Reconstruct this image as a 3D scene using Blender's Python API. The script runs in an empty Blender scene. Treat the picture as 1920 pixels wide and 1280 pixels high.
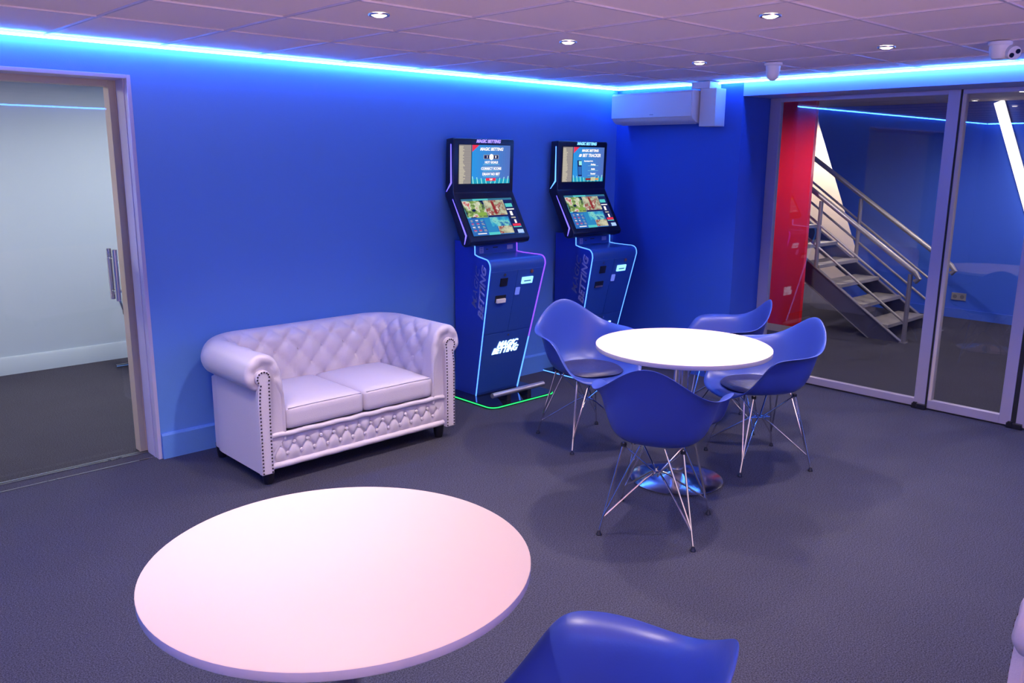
import bpy, bmesh, math, random
from mathutils import Vector, Matrix
random.seed(7)
PI = math.pi
S = bpy.context.scene
C = S.collection

# ------------------------------------------------------------------ camera, world, exposure
def make_camera():
    f, yaw, pit, roll = 1578.69, 0.75637, 0.21497, 0.00794
    loc = Vector((0, -4.65953, 1.68837))
    fwd = Vector((math.sin(yaw)*math.cos(pit), math.cos(yaw)*math.cos(pit), -math.sin(pit)))
    r = Vector((math.cos(yaw), -math.sin(yaw), 0))
    u = r.cross(fwd)
    c, s = math.cos(roll), math.sin(roll)
    r2 = c*r + s*u
    u2 = -s*r + c*u
    cd = bpy.data.cameras.new('camera')
    cd.sensor_width = 36
    cd.lens = f/1920*36
    cd.clip_start = 0.02
    o = bpy.data.objects.new('camera', cd)
    C.objects.link(o)
    b = -fwd
    o.matrix_world = Matrix(((r2.x, u2.x, b.x, loc.x), (r2.y, u2.y, b.y, loc.y), (r2.z, u2.z, b.z, loc.z), (0, 0, 0, 1)))
    S.camera = o
make_camera()
S.view_settings.view_transform = 'Standard'
S.view_settings.look = 'None'
S.view_settings.gamma = 1
S.view_settings.use_curve_mapping = False
S.view_settings.exposure = 0.0
W = bpy.data.worlds.new('world')
S.world = W
W.use_nodes = True
def make_world():
    # added glow from behind the camera to lift the ceiling: bright below, dim above
    nt = W.node_tree
    bg = nt.nodes['Background']
    tc = nt.nodes.new('ShaderNodeTexCoord')
    sp = nt.nodes.new('ShaderNodeSeparateXYZ')
    rp = nt.nodes.new('ShaderNodeValToRGB')
    mr = nt.nodes.new('ShaderNodeMapRange')
    mr.inputs['From Min'].default_value = -1; mr.inputs['From Max'].default_value = 1
    rp.color_ramp.elements[0].position = 0.375; rp.color_ramp.elements[0].color = (1.0, 0.60, 0.60, 1)
    rp.color_ramp.elements[1].position = 0.415; rp.color_ramp.elements[1].color = (0.07, 0.05, 0.06, 1)
    nt.links.new(tc.outputs['Generated'], sp.inputs[0])
    nt.links.new(sp.outputs['Z'], mr.inputs['Value'])
    nt.links.new(mr.outputs['Result'], rp.inputs['Fac'])
    nt.links.new(rp.outputs['Color'], bg.inputs[0])
    bg.inputs[1].default_value = WORLD
WORLD = 16.0
make_world()
try:
    S.cycles.use_denoising = True
    S.cycles.max_bounces = 8
    S.cycles.diffuse_bounces = 4
    S.cycles.transparent_max_bounces = 12
    S.cycles.sample_clamp_indirect = 6
    S.cycles.caustics_reflective = False
    S.cycles.caustics_refractive = False
except Exception:
    pass

H = 2.246            # ceiling height
XF, XG = 5.573, 5.953  # far wall plane, glass front plane
YS, XW = -6.3, -2.2   # wall behind the camera with the added opening, west wall
LED_COL = (0.05, 0.23, 1.0)
LED_STR = 80.0
DOWN_W = 84.0
DOWN_COL = (1.0, 0.82, 0.76)

# ------------------------------------------------------------------ materials
MATS = {}
def srgb(r, g, b):
    f = lambda v: (v/255/12.92) if v/255 <= 0.04045 else ((v/255+0.055)/1.055)**2.4
    return (f(r), f(g), f(b))
def mat(name, col, rough=0.5, metal=0.0, bump=0.0, bscale=60.0, var=0.0, coat=0.0, spec=0.5):
    if name in MATS:
        return MATS[name]
    m = bpy.data.materials.new(name)
    m.use_nodes = True
    nt = m.node_tree
    b = nt.nodes['Principled BSDF']
    b.inputs['Base Color'].default_value = (*col, 1)
    b.inputs['Roughness'].default_value = rough
    b.inputs['Metallic'].default_value = metal
    b.inputs['Coat Weight'].default_value = coat
    b.inputs['Specular IOR Level'].default_value = spec
    tc = nt.nodes.new('ShaderNodeTexCoord')
    no = nt.nodes.new('ShaderNodeTexNoise')
    no.inputs['Scale'].default_value = bscale
    no.inputs['Detail'].default_value = 4
    nt.links.new(tc.outputs['Object'], no.inputs['Vector'])
    if bump:
        bp = nt.nodes.new('ShaderNodeBump')
        bp.inputs['Strength'].default_value = bump
        bp.inputs['Distance'].default_value = 0.004
        nt.links.new(no.outputs['Fac'], bp.inputs['Height'])
        nt.links.new(bp.outputs['Normal'], b.inputs['Normal'])
    mp = nt.nodes.new('ShaderNodeMapRange')
    mp.inputs['To Min'].default_value = max(0.02, rough-0.04)
    mp.inputs['To Max'].default_value = min(1, rough+0.04)
    nt.links.new(no.outputs['Fac'], mp.inputs['Value'])
    nt.links.new(mp.outputs['Result'], b.inputs['Roughness'])
    if var:
        mx = nt.nodes.new('ShaderNodeMix')
        mx.data_type = 'RGBA'
        mx.inputs['A'].default_value = (*[c*(1-var) for c in col], 1)
        mx.inputs['B'].default_value = (*[min(1, c*(1+var)) for c in col], 1)
        nt.links.new(no.outputs['Fac'], mx.inputs['Factor'])
        nt.links.new(mx.outputs['Result'], b.inputs['Base Color'])
    MATS[name] = m
    return m
def emit(name, col, strength):
    if name in MATS:
        return MATS[name]
    m = bpy.data.materials.new(name)
    m.use_nodes = True
    nt = m.node_tree
    nt.nodes.clear()
    e = nt.nodes.new('ShaderNodeEmission')
    e.inputs[0].default_value = (*col, 1)
    e.inputs[1].default_value = strength
    o = nt.nodes.new('ShaderNodeOutputMaterial')
    nt.links.new(e.outputs[0], o.inputs[0])
    MATS[name] = m
    return m
def glass(name, tint=(0.93, 0.95, 0.95), f0=0.04, rough=0.0):
    m = bpy.data.materials.new(name)
    m.use_nodes = True
    nt = m.node_tree
    nt.nodes.clear()
    tr = nt.nodes.new('ShaderNodeBsdfTransparent')
    tr.inputs[0].default_value = (*tint, 1)
    gl = nt.nodes.new('ShaderNodeBsdfGlossy')
    gl.inputs['Roughness'].default_value = rough
    lw = nt.nodes.new('ShaderNodeLayerWeight')
    lw.inputs['Blend'].default_value = 0.5
    pw = nt.nodes.new('ShaderNodeMath'); pw.operation = 'POWER'; pw.inputs[1].default_value = 5
    ml = nt.nodes.new('ShaderNodeMath'); ml.operation = 'MULTIPLY_ADD'; ml.inputs[1].default_value = 1-f0; ml.inputs[2].default_value = f0
    nt.links.new(lw.outputs['Facing'], pw.inputs[0])
    nt.links.new(pw.outputs[0], ml.inputs[0])
    mx = nt.nodes.new('ShaderNodeMixShader')
    nt.links.new(ml.outputs[0], mx.inputs[0])
    nt.links.new(tr.outputs[0], mx.inputs[1])
    nt.links.new(gl.outputs[0], mx.inputs[2])
    o = nt.nodes.new('ShaderNodeOutputMaterial')
    nt.links.new(mx.outputs[0], o.inputs[0])
    MATS[name] = m
    return m
def carpet():
    m = mat('carpet', (0.075, 0.07, 0.095), 0.95, bump=0.4, bscale=420, spec=0.1)
    nt = m.node_tree
    b = nt.nodes['Principled BSDF']
    tc = [n for n in nt.nodes if n.type == 'TEX_COORD'][0]
    n1 = nt.nodes.new('ShaderNodeTexNoise'); n1.inputs['Scale'].default_value = 190; n1.inputs['Detail'].default_value = 3; n1.inputs['Roughness'].default_value = 0.8
    n2 = nt.nodes.new('ShaderNodeTexNoise'); n2.inputs['Scale'].default_value = 2.2
    r1 = nt.nodes.new('ShaderNodeValToRGB')
    r1.color_ramp.elements[0].position = 0.34; r1.color_ramp.elements[0].color = (0.012, 0.0135, 0.026, 1)
    r1.color_ramp.elements[1].position = 0.68; r1.color_ramp.elements[1].color = (0.104, 0.104, 0.150, 1)
    mp = nt.nodes.new('ShaderNodeMapRange'); mp.inputs['To Min'].default_value = 0.88; mp.inputs['To Max'].default_value = 1.1
    mx = nt.nodes.new('ShaderNodeVectorMath'); mx.operation = 'SCALE'
    for n in (n1, n2):
        nt.links.new(tc.outputs['Object'], n.inputs['Vector'])
    nt.links.new(n1.outputs['Fac'], r1.inputs['Fac'])
    nt.links.new(n2.outputs['Fac'], mp.inputs['Value'])
    nt.links.new(r1.outputs['Color'], mx.inputs[0])
    nt.links.new(mp.outputs['Result'], mx.inputs['Scale'])
    nt.links.new(mx.outputs[0], b.inputs['Base Color'])
    return m
M_CARPET = carpet()
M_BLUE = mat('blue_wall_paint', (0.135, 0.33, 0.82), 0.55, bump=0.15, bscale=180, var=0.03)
M_BLUEF = mat('shaded_blue_wall', (0.03, 0.10, 0.55), 0.55, bump=0.15, bscale=180, var=0.03)  # far wall's dimness put into a deeper copy of the wall blue
M_BLUE2 = mat('blue_lobby_paint', (0.05, 0.15, 0.80), 0.45, bump=0.1, bscale=150, var=0.05)
M_PALE = mat('pale_wall_paint', (0.47, 0.58, 0.70), 0.7, bump=0.1, bscale=150, var=0.02)
M_CREAM = mat('cream_wall_paint', (0.85, 0.70, 0.48), 0.7, bump=0.1, bscale=150)
M_CEIL = mat('ceiling_tile', (0.94, 0.84, 0.89), 0.85, bump=0.3, bscale=320, var=0.02)
M_GRID = mat('ceiling_bar', (0.56, 0.52, 0.64), 0.45)
M_TRIM = mat('painted_trim', (0.56, 0.53, 0.72), 0.45)
M_BEIGE = mat('beige_trim', (0.62, 0.52, 0.45), 0.5)
M_FRAME = mat('door_frame_alu', (0.46, 0.42, 0.56), 0.38, metal=0.35)
M_SEAL = mat('black_seal', (0.01, 0.01, 0.012), 0.6)
M_CHROME = mat('chrome', (0.75, 0.74, 0.76), 0.12, metal=1.0, bscale=4)
M_SATIN = mat('satin_steel', (0.55, 0.54, 0.56), 0.28, metal=1.0, bscale=4)
M_STEEL = mat('stair_steel', (0.36, 0.34, 0.36), 0.42, metal=0.6, var=0.08, bscale=30)
M_STRING = mat('stringer_steel', (0.10, 0.10, 0.15), 0.45, metal=0.3)
M_TREAD = mat('tread_plate', (0.38, 0.36, 0.36), 0.5, metal=0.3, bump=0.4, bscale=90, var=0.12)
M_RED = mat('red_panel', (0.85, 0.014, 0.016), 0.12, coat=0.6)
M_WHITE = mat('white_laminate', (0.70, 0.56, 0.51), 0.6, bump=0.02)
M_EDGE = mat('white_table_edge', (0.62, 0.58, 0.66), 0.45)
M_LEATHER = mat('white_leather', (0.62, 0.565, 0.66), 0.36, bump=0.25, bscale=210, var=0.03)
M_STUD = mat('dark_stud', (0.06, 0.04, 0.05), 0.3, metal=0.8)
M_BLACK = mat('black_plastic', (0.012, 0.012, 0.02), 0.35)
M_GLOSSBLK = mat('gloss_black', (0.008, 0.008, 0.014), 0.08, coat=0.5)
M_SHELL = mat('blue_shell_plastic', (0.034, 0.066, 0.37), 0.36, bump=0.05, bscale=200)
M_PAD = mat('dark_seat_leather', (0.018, 0.018, 0.085), 0.42, bump=0.4, bscale=50, var=0.1)
M_KBLUE = mat('kiosk_blue', (0.022, 0.075, 0.36), 0.32, var=0.04)
M_KSIDE = mat('kiosk_side_blue', (0.025, 0.060, 0.45), 0.4, var=0.04)
M_KTEXT = mat('kiosk_grey_lettering', (0.36, 0.38, 0.66), 0.5)
M_ACWHITE = mat('white_plastic', (0.72, 0.72, 0.76), 0.4)
M_PAPER = mat('paper', (0.85, 0.78, 0.75), 0.7)
M_GLASS = glass('clear_glass', f0=0.06)
M_GLASS2 = glass('sliding_door_glass', (0.92, 0.95, 0.96), f0=0.02)

# ------------------------------------------------------------------ mesh helpers
class MB:
    def __init__(self):
        self.bm = bmesh.new()
        self.mi = 0
    def _f(self, vs, smooth=False):
        try:
            f = self.bm.faces.new(vs)
            f.material_index = self.mi
            f.smooth = smooth
            return f
        except ValueError:
            return None
    def box(self, x0, x1, y0, y1, z0, z1):
        if x0 > x1: x0, x1 = x1, x0
        if y0 > y1: y0, y1 = y1, y0
        if z0 > z1: z0, z1 = z1, z0
        v = [self.bm.verts.new(p) for p in ((x0,y0,z0),(x1,y0,z0),(x1,y1,z0),(x0,y1,z0),(x0,y0,z1),(x1,y0,z1),(x1,y1,z1),(x0,y1,z1))]
        for q in ((0,3,2,1),(4,5,6,7),(0,1,5,4),(1,2,6,5),(2,3,7,6),(3,0,4,7)):
            self._f([v[i] for i in q])
        return self
    def prism(self, pts, a0, a1, axis='x'):
        """pts polygon in the two other axes (x: (y,z); y: (x,z); z: (x,y)), extruded from a0 to a1"""
        def P(p, a):
            if axis == 'x': return (a, p[0], p[1])
            if axis == 'y': return (p[0], a, p[1])
            return (p[0], p[1], a)
        A = [self.bm.verts.new(P(p, a0)) for p in pts]
        B = [self.bm.verts.new(P(p, a1)) for p in pts]
        n = len(pts)
        self._f(A[::-1]); self._f(B)
        for i in range(n):
            self._f([A[i], A[(i+1) % n], B[(i+1) % n], B[i]])
        return self
    def lathe(self, prof, c=(0, 0, 0), n=32, caps=True):
        rings = []
        for (r, z) in prof:
            if r < 1e-6:
                rings.append([self.bm.verts.new((c[0], c[1], c[2]+z))])
            else:
                rings.append([self.bm.verts.new((c[0]+r*math.cos(2*PI*k/n), c[1]+r*math.sin(2*PI*k/n), c[2]+z)) for k in range(n)])
        for a, b in zip(rings, rings[1:]):
            for k in range(n):
                k2 = (k+1) % n
                if len(a) == 1 and len(b) == 1: continue
                if len(a) == 1: self._f([a[0], b[k], b[k2]], True)
                elif len(b) == 1: self._f([a[k], a[k2], b[0]], True)
                else: self._f([a[k], a[k2], b[k2], b[k]], True)
        if caps:
            if len(rings[0]) > 1: self._f(rings[0][::-1])
            if len(rings[-1]) > 1: self._f(rings[-1])
        return self
    def tube(self, pts, r, n=8, caps=True, closed=False):
        pts = [Vector(p) for p in pts]
        N = len(pts)
        rings = []
        up = None
        for i, p in enumerate(pts):
            if closed:
                t = (pts[(i+1) % N]-pts[i-1]).normalized()
            elif i == 0: t = (pts[1]-p).normalized()
            elif i == N-1: t = (p-pts[i-1]).normalized()
            else: t = ((pts[i+1]-p).normalized()+(p-pts[i-1]).normalized()).normalized()
            if up is None:
                up = t.orthogonal().normalized()
            up = (up - t*up.dot(t))
            up = up.normalized() if up.length > 1e-6 else t.orthogonal().normalized()
            s = t.cross(up)
            rr = r[i] if isinstance(r, (list, tuple)) else r
            rings.append([self.bm.verts.new(p+up*rr*math.cos(2*PI*k/n)+s*rr*math.sin(2*PI*k/n)) for k in range(n)])
        prs = list(zip(rings, rings[1:]))
        if closed: prs.append((rings[-1], rings[0]))
        for a, b in prs:
            for k in range(n):
                self._f([a[k], a[(k+1) % n], b[(k+1) % n], b[k]], True)
        if caps and not closed:
            self._f(rings[0][::-1]); self._f(rings[-1])
        return self
    def grid(self, fn, nu, nv, closeu=False, smooth=True):
        V = [[self.bm.verts.new(fn(i, j)) for j in range(nv)] for i in range(nu)]
        for i in range(nu if closeu else nu-1):
            for j in range(nv-1):
                self._f([V[i][j], V[(i+1) % nu][j], V[(i+1) % nu][j+1], V[i][j+1]], smooth)
        return V
    def quad(self, a, b, c, d):
        return self._f([self.bm.verts.new(p) for p in (a, b, c, d)])
    def build(self, name, mats, parent=None, sharp=35, bevel=0.0, seg=2, loc=None, recalc=True):
        if recalc:
            bmesh.ops.recalc_face_normals(self.bm, faces=self.bm.faces)
        me = bpy.data.meshes.new(name)
        self.bm.to_mesh(me)
        self.bm.free()
        if not isinstance(mats, (list, tuple)): mats = [mats]
        for m in mats: me.materials.append(m)
        if sharp is not None:
            for p in me.polygons: p.use_smooth = True
            me.set_sharp_from_angle(angle=math.radians(sharp))
        o = bpy.data.objects.new(name, me)
        C.objects.link(o)
        if parent: o.parent = parent
        if loc: o.location = loc
        if bevel:
            bv = o.modifiers.new('bevel', 'BEVEL')
            bv.width = bevel; bv.segments = seg; bv.limit_method = 'ANGLE'; bv.angle_limit = math.radians(30)
            bv.harden_normals = False
        return o

def tag(o, label=None, cat=None, group=None, kind=None):
    if label: o['label'] = label
    if cat: o['category'] = cat
    if group: o['group'] = group
    if kind: o['kind'] = kind
    return o
def struct(o):
    o['kind'] = 'structure'
    return o
def empty(name, loc=(0, 0, 0), rz=0.0):
    o = bpy.data.objects.new(name, None)
    o.empty_display_size = 0.1
    o.location = loc
    o.rotation_euler = (0, 0, rz)
    C.objects.link(o)
    return o
def thing(name, label, cat, loc=(0, 0, 0), rz=0.0, group=None):
    return tag(empty(name, loc, rz), label, cat, group)
def dup(o, parent=None):
    c = o.copy()
    C.objects.link(c)
    if parent:
        c.parent = parent
    for ch in list(o.children):
        dup(ch, c)
    return c
def text_mesh(s, size, shear=0.0, extrude=0.001, offset=0.0, align='CENTER', spacing=1.0):
    cu = bpy.data.curves.new('t', 'FONT')
    cu.body = s
    cu.size = size
    cu.shear = shear
    cu.extrude = extrude
    cu.offset = offset
    cu.align_x = align
    cu.align_y = 'CENTER'
    cu.space_character = spacing
    cu.resolution_u = 3
    o = bpy.data.objects.new('t', cu)
    C.objects.link(o)
    dg = bpy.context.evaluated_depsgraph_get()
    dg.update()
    me = bpy.data.meshes.new_from_object(o.evaluated_get(dg))
    bpy.data.objects.remove(o)
    bpy.data.curves.remove(cu)
    return me
def add_text(mb, s, size, mtx, mi=0, **k):
    me = text_mesh(s, size, **k)
    me.transform(mtx)
    n0 = len(mb.bm.faces)
    mb.bm.from_mesh(me)
    mb.bm.faces.ensure_lookup_table()
    for f in mb.bm.faces[n0:]:
        f.material_index = mi
    bpy.data.meshes.remove(me)
def frame_mtx(o, ex, ey):
    """matrix mapping local text x,y to world directions ex, ey at origin o"""
    ex = Vector(ex).normalized(); ey = Vector(ey).normalized(); ez = ex.cross(ey)
    return Matrix(((ex.x, ey.x, ez.x, o[0]), (ex.y, ey.y, ez.y, o[1]), (ex.z, ey.z, ez.z, o[2]), (0, 0, 0, 1)))

# ------------------------------------------------------------------ room shell
DX0, DX1, DH = -0.8, 1.650, 2.070     # door opening in the left wall
def room():
    mb = MB(); mb.box(XW-0.1, 11.2, YS-0.35, 3.0, -0.05, 0.0)
    struct(mb.build('floor', M_CARPET, sharp=None))
    # ceiling: tiles set in a bar grid
    mb = MB()
    gx, gy, t = 1.28196, -0.77327, 0.552
    mb.box(XW, XF, YS, 0, H+0.006, H+0.05)
    mb.mi = 1
    bw = 0.006
    k = -7
    while gx+t*k < XF:
        x = gx+t*k
        if x > XW: mb.box(x-bw, x+bw, YS, 0, H-0.001, H+0.006)
        k += 1
    k = 0
    while gy-t*k > YS:
        y = gy-t*k
        mb.box(XW, XF, y-bw, y+bw, H-0.0005, H+0.006)
        k += 1
    mb.box(XW, XF, -0.028, 0, H-0.001, H+0.006); mb.box(XF-0.028, XF, YS, 0, H-0.001, H+0.006)
    struct(mb.build('ceiling', [M_CEIL, M_GRID], sharp=None))
    # left wall with the opening
    mb = MB()
    mb.box(XW, DX0, 0, 0.25, 0, H+0.05)
    mb.box(DX0, DX1+0.02, 0, 0.25, DH+0.02, H+0.05)
    mb.box(DX1+0.02, XF+0.1, 0, 0.25, 0, H+0.05)
    struct(mb.build('wall_left', M_BLUE, sharp=None))
    # far wall with the return beside the glass doors
    mb = MB()
    mb.box(XF, XF+0.1, -1.18, 0.0, 0, H+0.05)
    mb.box(XF+0.1, XG+0.07, -1.18, -1.10, 0, H+0.05)
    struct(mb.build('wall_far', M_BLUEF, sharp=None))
    mb = MB(); mb.box(XF, XG+0.07, YS, -1.1805, 2.138, H+0.05)
    struct(mb.build('trim_1', [mat('bulkhead_paint', (0.30, 0.38, 0.74), 0.5)], sharp=None))          # bulkhead above the glass doors
    # back wall, with an unseen opening added to let the world glow in
    mb = MB(); mb.box(1.7, XG+0.1, YS-0.1, YS, 0, H+0.05)
    struct(mb.build('wall_back', M_BLUE, sharp=None))
    mb = MB(); mb.box(XW-0.1, XW, YS-0.1, 0.25, 0, H+0.05)
    struct(mb.build('wall_west', M_BLUE, sharp=None))
    # baseboards
    bb = [( -0.018, 0.0), (-0.018, 0.135), (-0.010, 0.148), (0.0, 0.148), (0.0, 0.0)]
    mb = MB(); mb.prism(bb, DX1+0.022, XF, 'x')
    struct(mb.build('baseboard_left', M_BLUE, sharp=30))
    mb = MB(); mb.prism([(XF+p[0], p[1]) for p in bb], -1.18, -0.018, 'y')
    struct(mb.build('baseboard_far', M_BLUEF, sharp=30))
    # reveal lining of the sliding door opening
    mb = MB()
    mb.box(DX1, DX1+0.02, -0.004, 0.165, 0, DH+0.02)
    mb.box(DX0, DX1, -0.004, 0.165, DH, DH+0.02)
    mb.box(DX1-0.004, DX1, 0.045, 0.055, 0, DH)
    struct(mb.build('trim_2', M_TRIM, sharp=None, bevel=0.002))
    mb = MB()
    mb.box(DX1-0.03, DX1+0.02, 0.19, 0.27, 0, DH+0.02)
    mb.box(DX0, DX1-0.03, 0.19, 0.27, DH-0.03, DH+0.02)
    struct(mb.build('trim_3', M_BEIGE, sharp=None, bevel=0.002))
    mb = MB()
    mb.box(DX0, DX1, 0.050, 0.056, 0, 0.004)
    mb.box(DX0, DX1, 0.158, 0.164, 0, 0.006)
    mb.box(DX0, DX1, 0.184, 0.19, 0, 0.006)
    struct(mb.build('trim_4', M_SATIN, sharp=None))             # floor track lines
room()

def led_line(name_n, boxes, label):
    mb = MB()
    for b in boxes:
        mb.box(*b)
    o = mb.build('led_strip', emit('led_blue', LED_COL, LED_STR), sharp=None)
    tag(o, label, 'led strip', 'blue strip lights along the ceiling edge')
    return o
led_line(1, [(XW, XF-0.05, -0.036, -0.025, H-0.016, H-0.005)], 'long blue strip light along the top of the blue wall behind the sofa')
led_line(2, [(XF-0.036, XF-0.025, -0.80, -0.03, H-0.016, H-0.005)], 'short blue strip light above the white air conditioner')
led_line(3, [(XF-0.036, XF-0.025, YS+0.05, -0.99, H-0.016, H-0.005)], 'blue strip light along the white bulkhead over the glass doors')
led_line(4, [(1.8, XF-0.05, YS+0.048, YS+0.066, H-0.020, H-0.003)], 'blue strip light seen only as a reflection in the sliding glass door')
led_line(5, [(XW+0.048, XW+0.066, YS+0.05, -0.07, H-0.020, H-0.003)], 'blue strip light along the side of the room left of the camera, outside the frame')

# ------------------------------------------------------------------ downlights
def downlight(loc, label, group='recessed ceiling downlights', watts=DOWN_W, col=DOWN_COL, z=None, cone=112):
    z = H if z is None else z
    t = thing('downlight', label, 'ceiling light', (loc[0], loc[1], z), 0, group)
    mb = MB()
    mb.lathe([(0.030, 0.004), (0.031, -0.003), (0.041, -0.005), (0.043, -0.002), (0.043, 0.003)], n=28, caps=False)
    mb.build('bezel', M_SATIN, t)
    mb = MB()
    mb.lathe([(0.0, -0.010), (0.018, -0.0085), (0.029, -0.003), (0.030, 0.003)], n=24, caps=False)
    mb.build('bulb', emit('bulb_glow', (1.0, 0.86, 0.76), 14.0), t)
    ld = bpy.data.lights.new('bulb_light', 'SPOT')
    ld.energy = watts
    ld.color = col
    ld.spot_size = math.radians(cone)
    ld.spot_blend = 0.7
    ld.shadow_soft_size = 0.022
    lo = bpy.data.objects.new('bulb_light', ld)
    C.objects.link(lo)
    lo.parent = t
    lo.location = (0, 0, -0.03)
    return t
for (x, y, l) in ((2.07, -1.67, 'recessed round ceiling light at the upper left, above the sofa'),
                  (3.19, -1.665, 'recessed round ceiling light between the upper left one and the air conditioner'),
                  (3.17, -2.78, 'recessed round ceiling light nearest the top edge, right of centre'),
                  (4.425, -2.70, 'recessed round ceiling light nearest the ceiling camera'),
                  (4.40, -1.60, 'recessed round ceiling light just above the air conditioner')):
    downlight((x, y), l)
for (x, y, l) in ((1.0, -1.67, 'recessed round ceiling light over the sliding door'),
                  (1.0, -2.78, 'recessed round ceiling light over the near white table'),
                  (3.9, -3.88, 'recessed round ceiling light at the right of the room, out of frame')):
    downlight((x, y), l)

# ------------------------------------------------------------------ air conditioner, ceiling camera, detector
def aircon():
    t = thing('air_conditioner', 'white wall mounted air conditioner on the far blue wall under the strip light', 'air conditioner', (XF, -0.5, 1.95))
    y0, y1 = 0.385, -0.385
    prof = [(0.0, 0.02), (-0.06, 0.0), (-0.15, 0.006), (-0.19, 0.03), (-0.207, 0.06), (-0.207, 0.225), (-0.195, 0.236), (0.0, 0.236)]
    mb = MB(); mb.prism([(p[0], p[1]) for p in prof], y1, y0, 'y')
    mb.build('casing', M_ACWHITE, t, sharp=40, bevel=0.004)
    mb = MB(); mb.prism([(-0.2075, 0.045), (-0.213, 0.048), (-0.213, 0.222), (-0.2075, 0.226)], y1+0.004, y0-0.004, 'y')
    mb.build('front_panel', M_ACWHITE, t, sharp=40, bevel=0.002)
    mb = MB(); mb.prism([(-0.10, -0.004), (-0.185, 0.022), (-0.19, 0.028), (-0.10, 0.003)], y1+0.03, y0-0.03, 'y')
    mb.build('louver', M_ACWHITE, t, sharp=40)
    mb = MB(); mb.box(-0.2145, -0.213, -0.035, 0.0, 0.066, 0.070)
    mb.build('badge', mat('grey_print', (0.2, 0.2, 0.3), 0.5), t, sharp=None)
    t = thing('pipe_duct', 'white boxed pipe trunking beside the air conditioner, running up to the ceiling', 'duct', (XF, -0.96, 1.925))
    mb = MB(); mb.box(-0.13, -0.001, -0.075, 0.062, 0.0, 0.27)
    mb.build('lower_box', M_ACWHITE, t, sharp=None, bevel=0.003)
    mb = MB(); mb.box(-0.15, -0.001, -0.03, 0.13, 0.27, 0.318)
    mb.build('upper_box', M_ACWHITE, t, sharp=None, bevel=0.003)
aircon()
def ceiling_bits():
    t = thing('smoke_detector', 'white cone shaped detector hanging from the ceiling near the bulkhead', 'smoke detector', (4.69, -1.92, H))
    mb = MB(); mb.lathe([(0.052, 0.0), (0.052, -0.012), (0.048, -0.016), (0.040, -0.018)], n=32)
    mb.build('base', M_ACWHITE, t)
    mb = MB(); mb.lathe([(0.042, -0.017), (0.038, -0.065), (0.032, -0.085), (0.015, -0.100), (0.0, -0.102)], n=32, caps=False)
    mb.build('sensor_head', M_ACWHITE, t)
    t = thing('security_camera', 'white domed security camera with two dark lenses at the right edge of the ceiling', 'security camera', (4.60, -3.17, H))
    mb = MB(); mb.lathe([(0.052, 0.0), (0.052, -0.012), (0.046, -0.018), (0.042, -0.06), (0.03, -0.078), (0, -0.084)], n=32)
    mb.build('housing', M_ACWHITE, t)
    mb = MB()
    d = Vector((-0.62, -0.74, -0.26)).normalized()
    a = Vector((0.015, -0.035, -0.045)); mb.tube([a, a+d*0.05], 0.032, 20)
    mb.build('turret', M_ACWHITE, t)
    for q in (-1, 1):
        mb = MB()
        c = a + d*0.0505 + Vector((0.35, -0.42, 0.36)).normalized()*0.016*q
        mb.tube([c, c+d*0.004], 0.011, 16)
        mb.build('lens', M_GLOSSBLK, t)
ceiling_bits()

# ------------------------------------------------------------------ sliding glass door on the left
def sliding_door():
    t = thing('door_1', None, None, (0, 0, 0))
    t['kind'] = 'structure'
    mb = MB(); mb.box(DX0+0.02, DX1-0.006, 0.168, 0.178, 0.008, DH-0.002)
    mb.build('door_glass', M_GLASS2, t, sharp=None)
    for s, y, dx in ((-1, 0.128, 0.0), (1, 0.218, 0.0)):
        hd = MB()
        x = 1.555
        hd.tube([(x+dx, y, 0.905), (x+dx, y, 1.185)], 0.0125, 14)
        h = hd.build('handle', M_SATIN, t)
        for z in (0.955, 1.135):
            q = MB(); q.tube([(x+dx, y, z), (x+dx, 0.173+s*0.005, z)], 0.008, 10)
            q.build('standoff', M_CHROME, h)
sliding_door()

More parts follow.
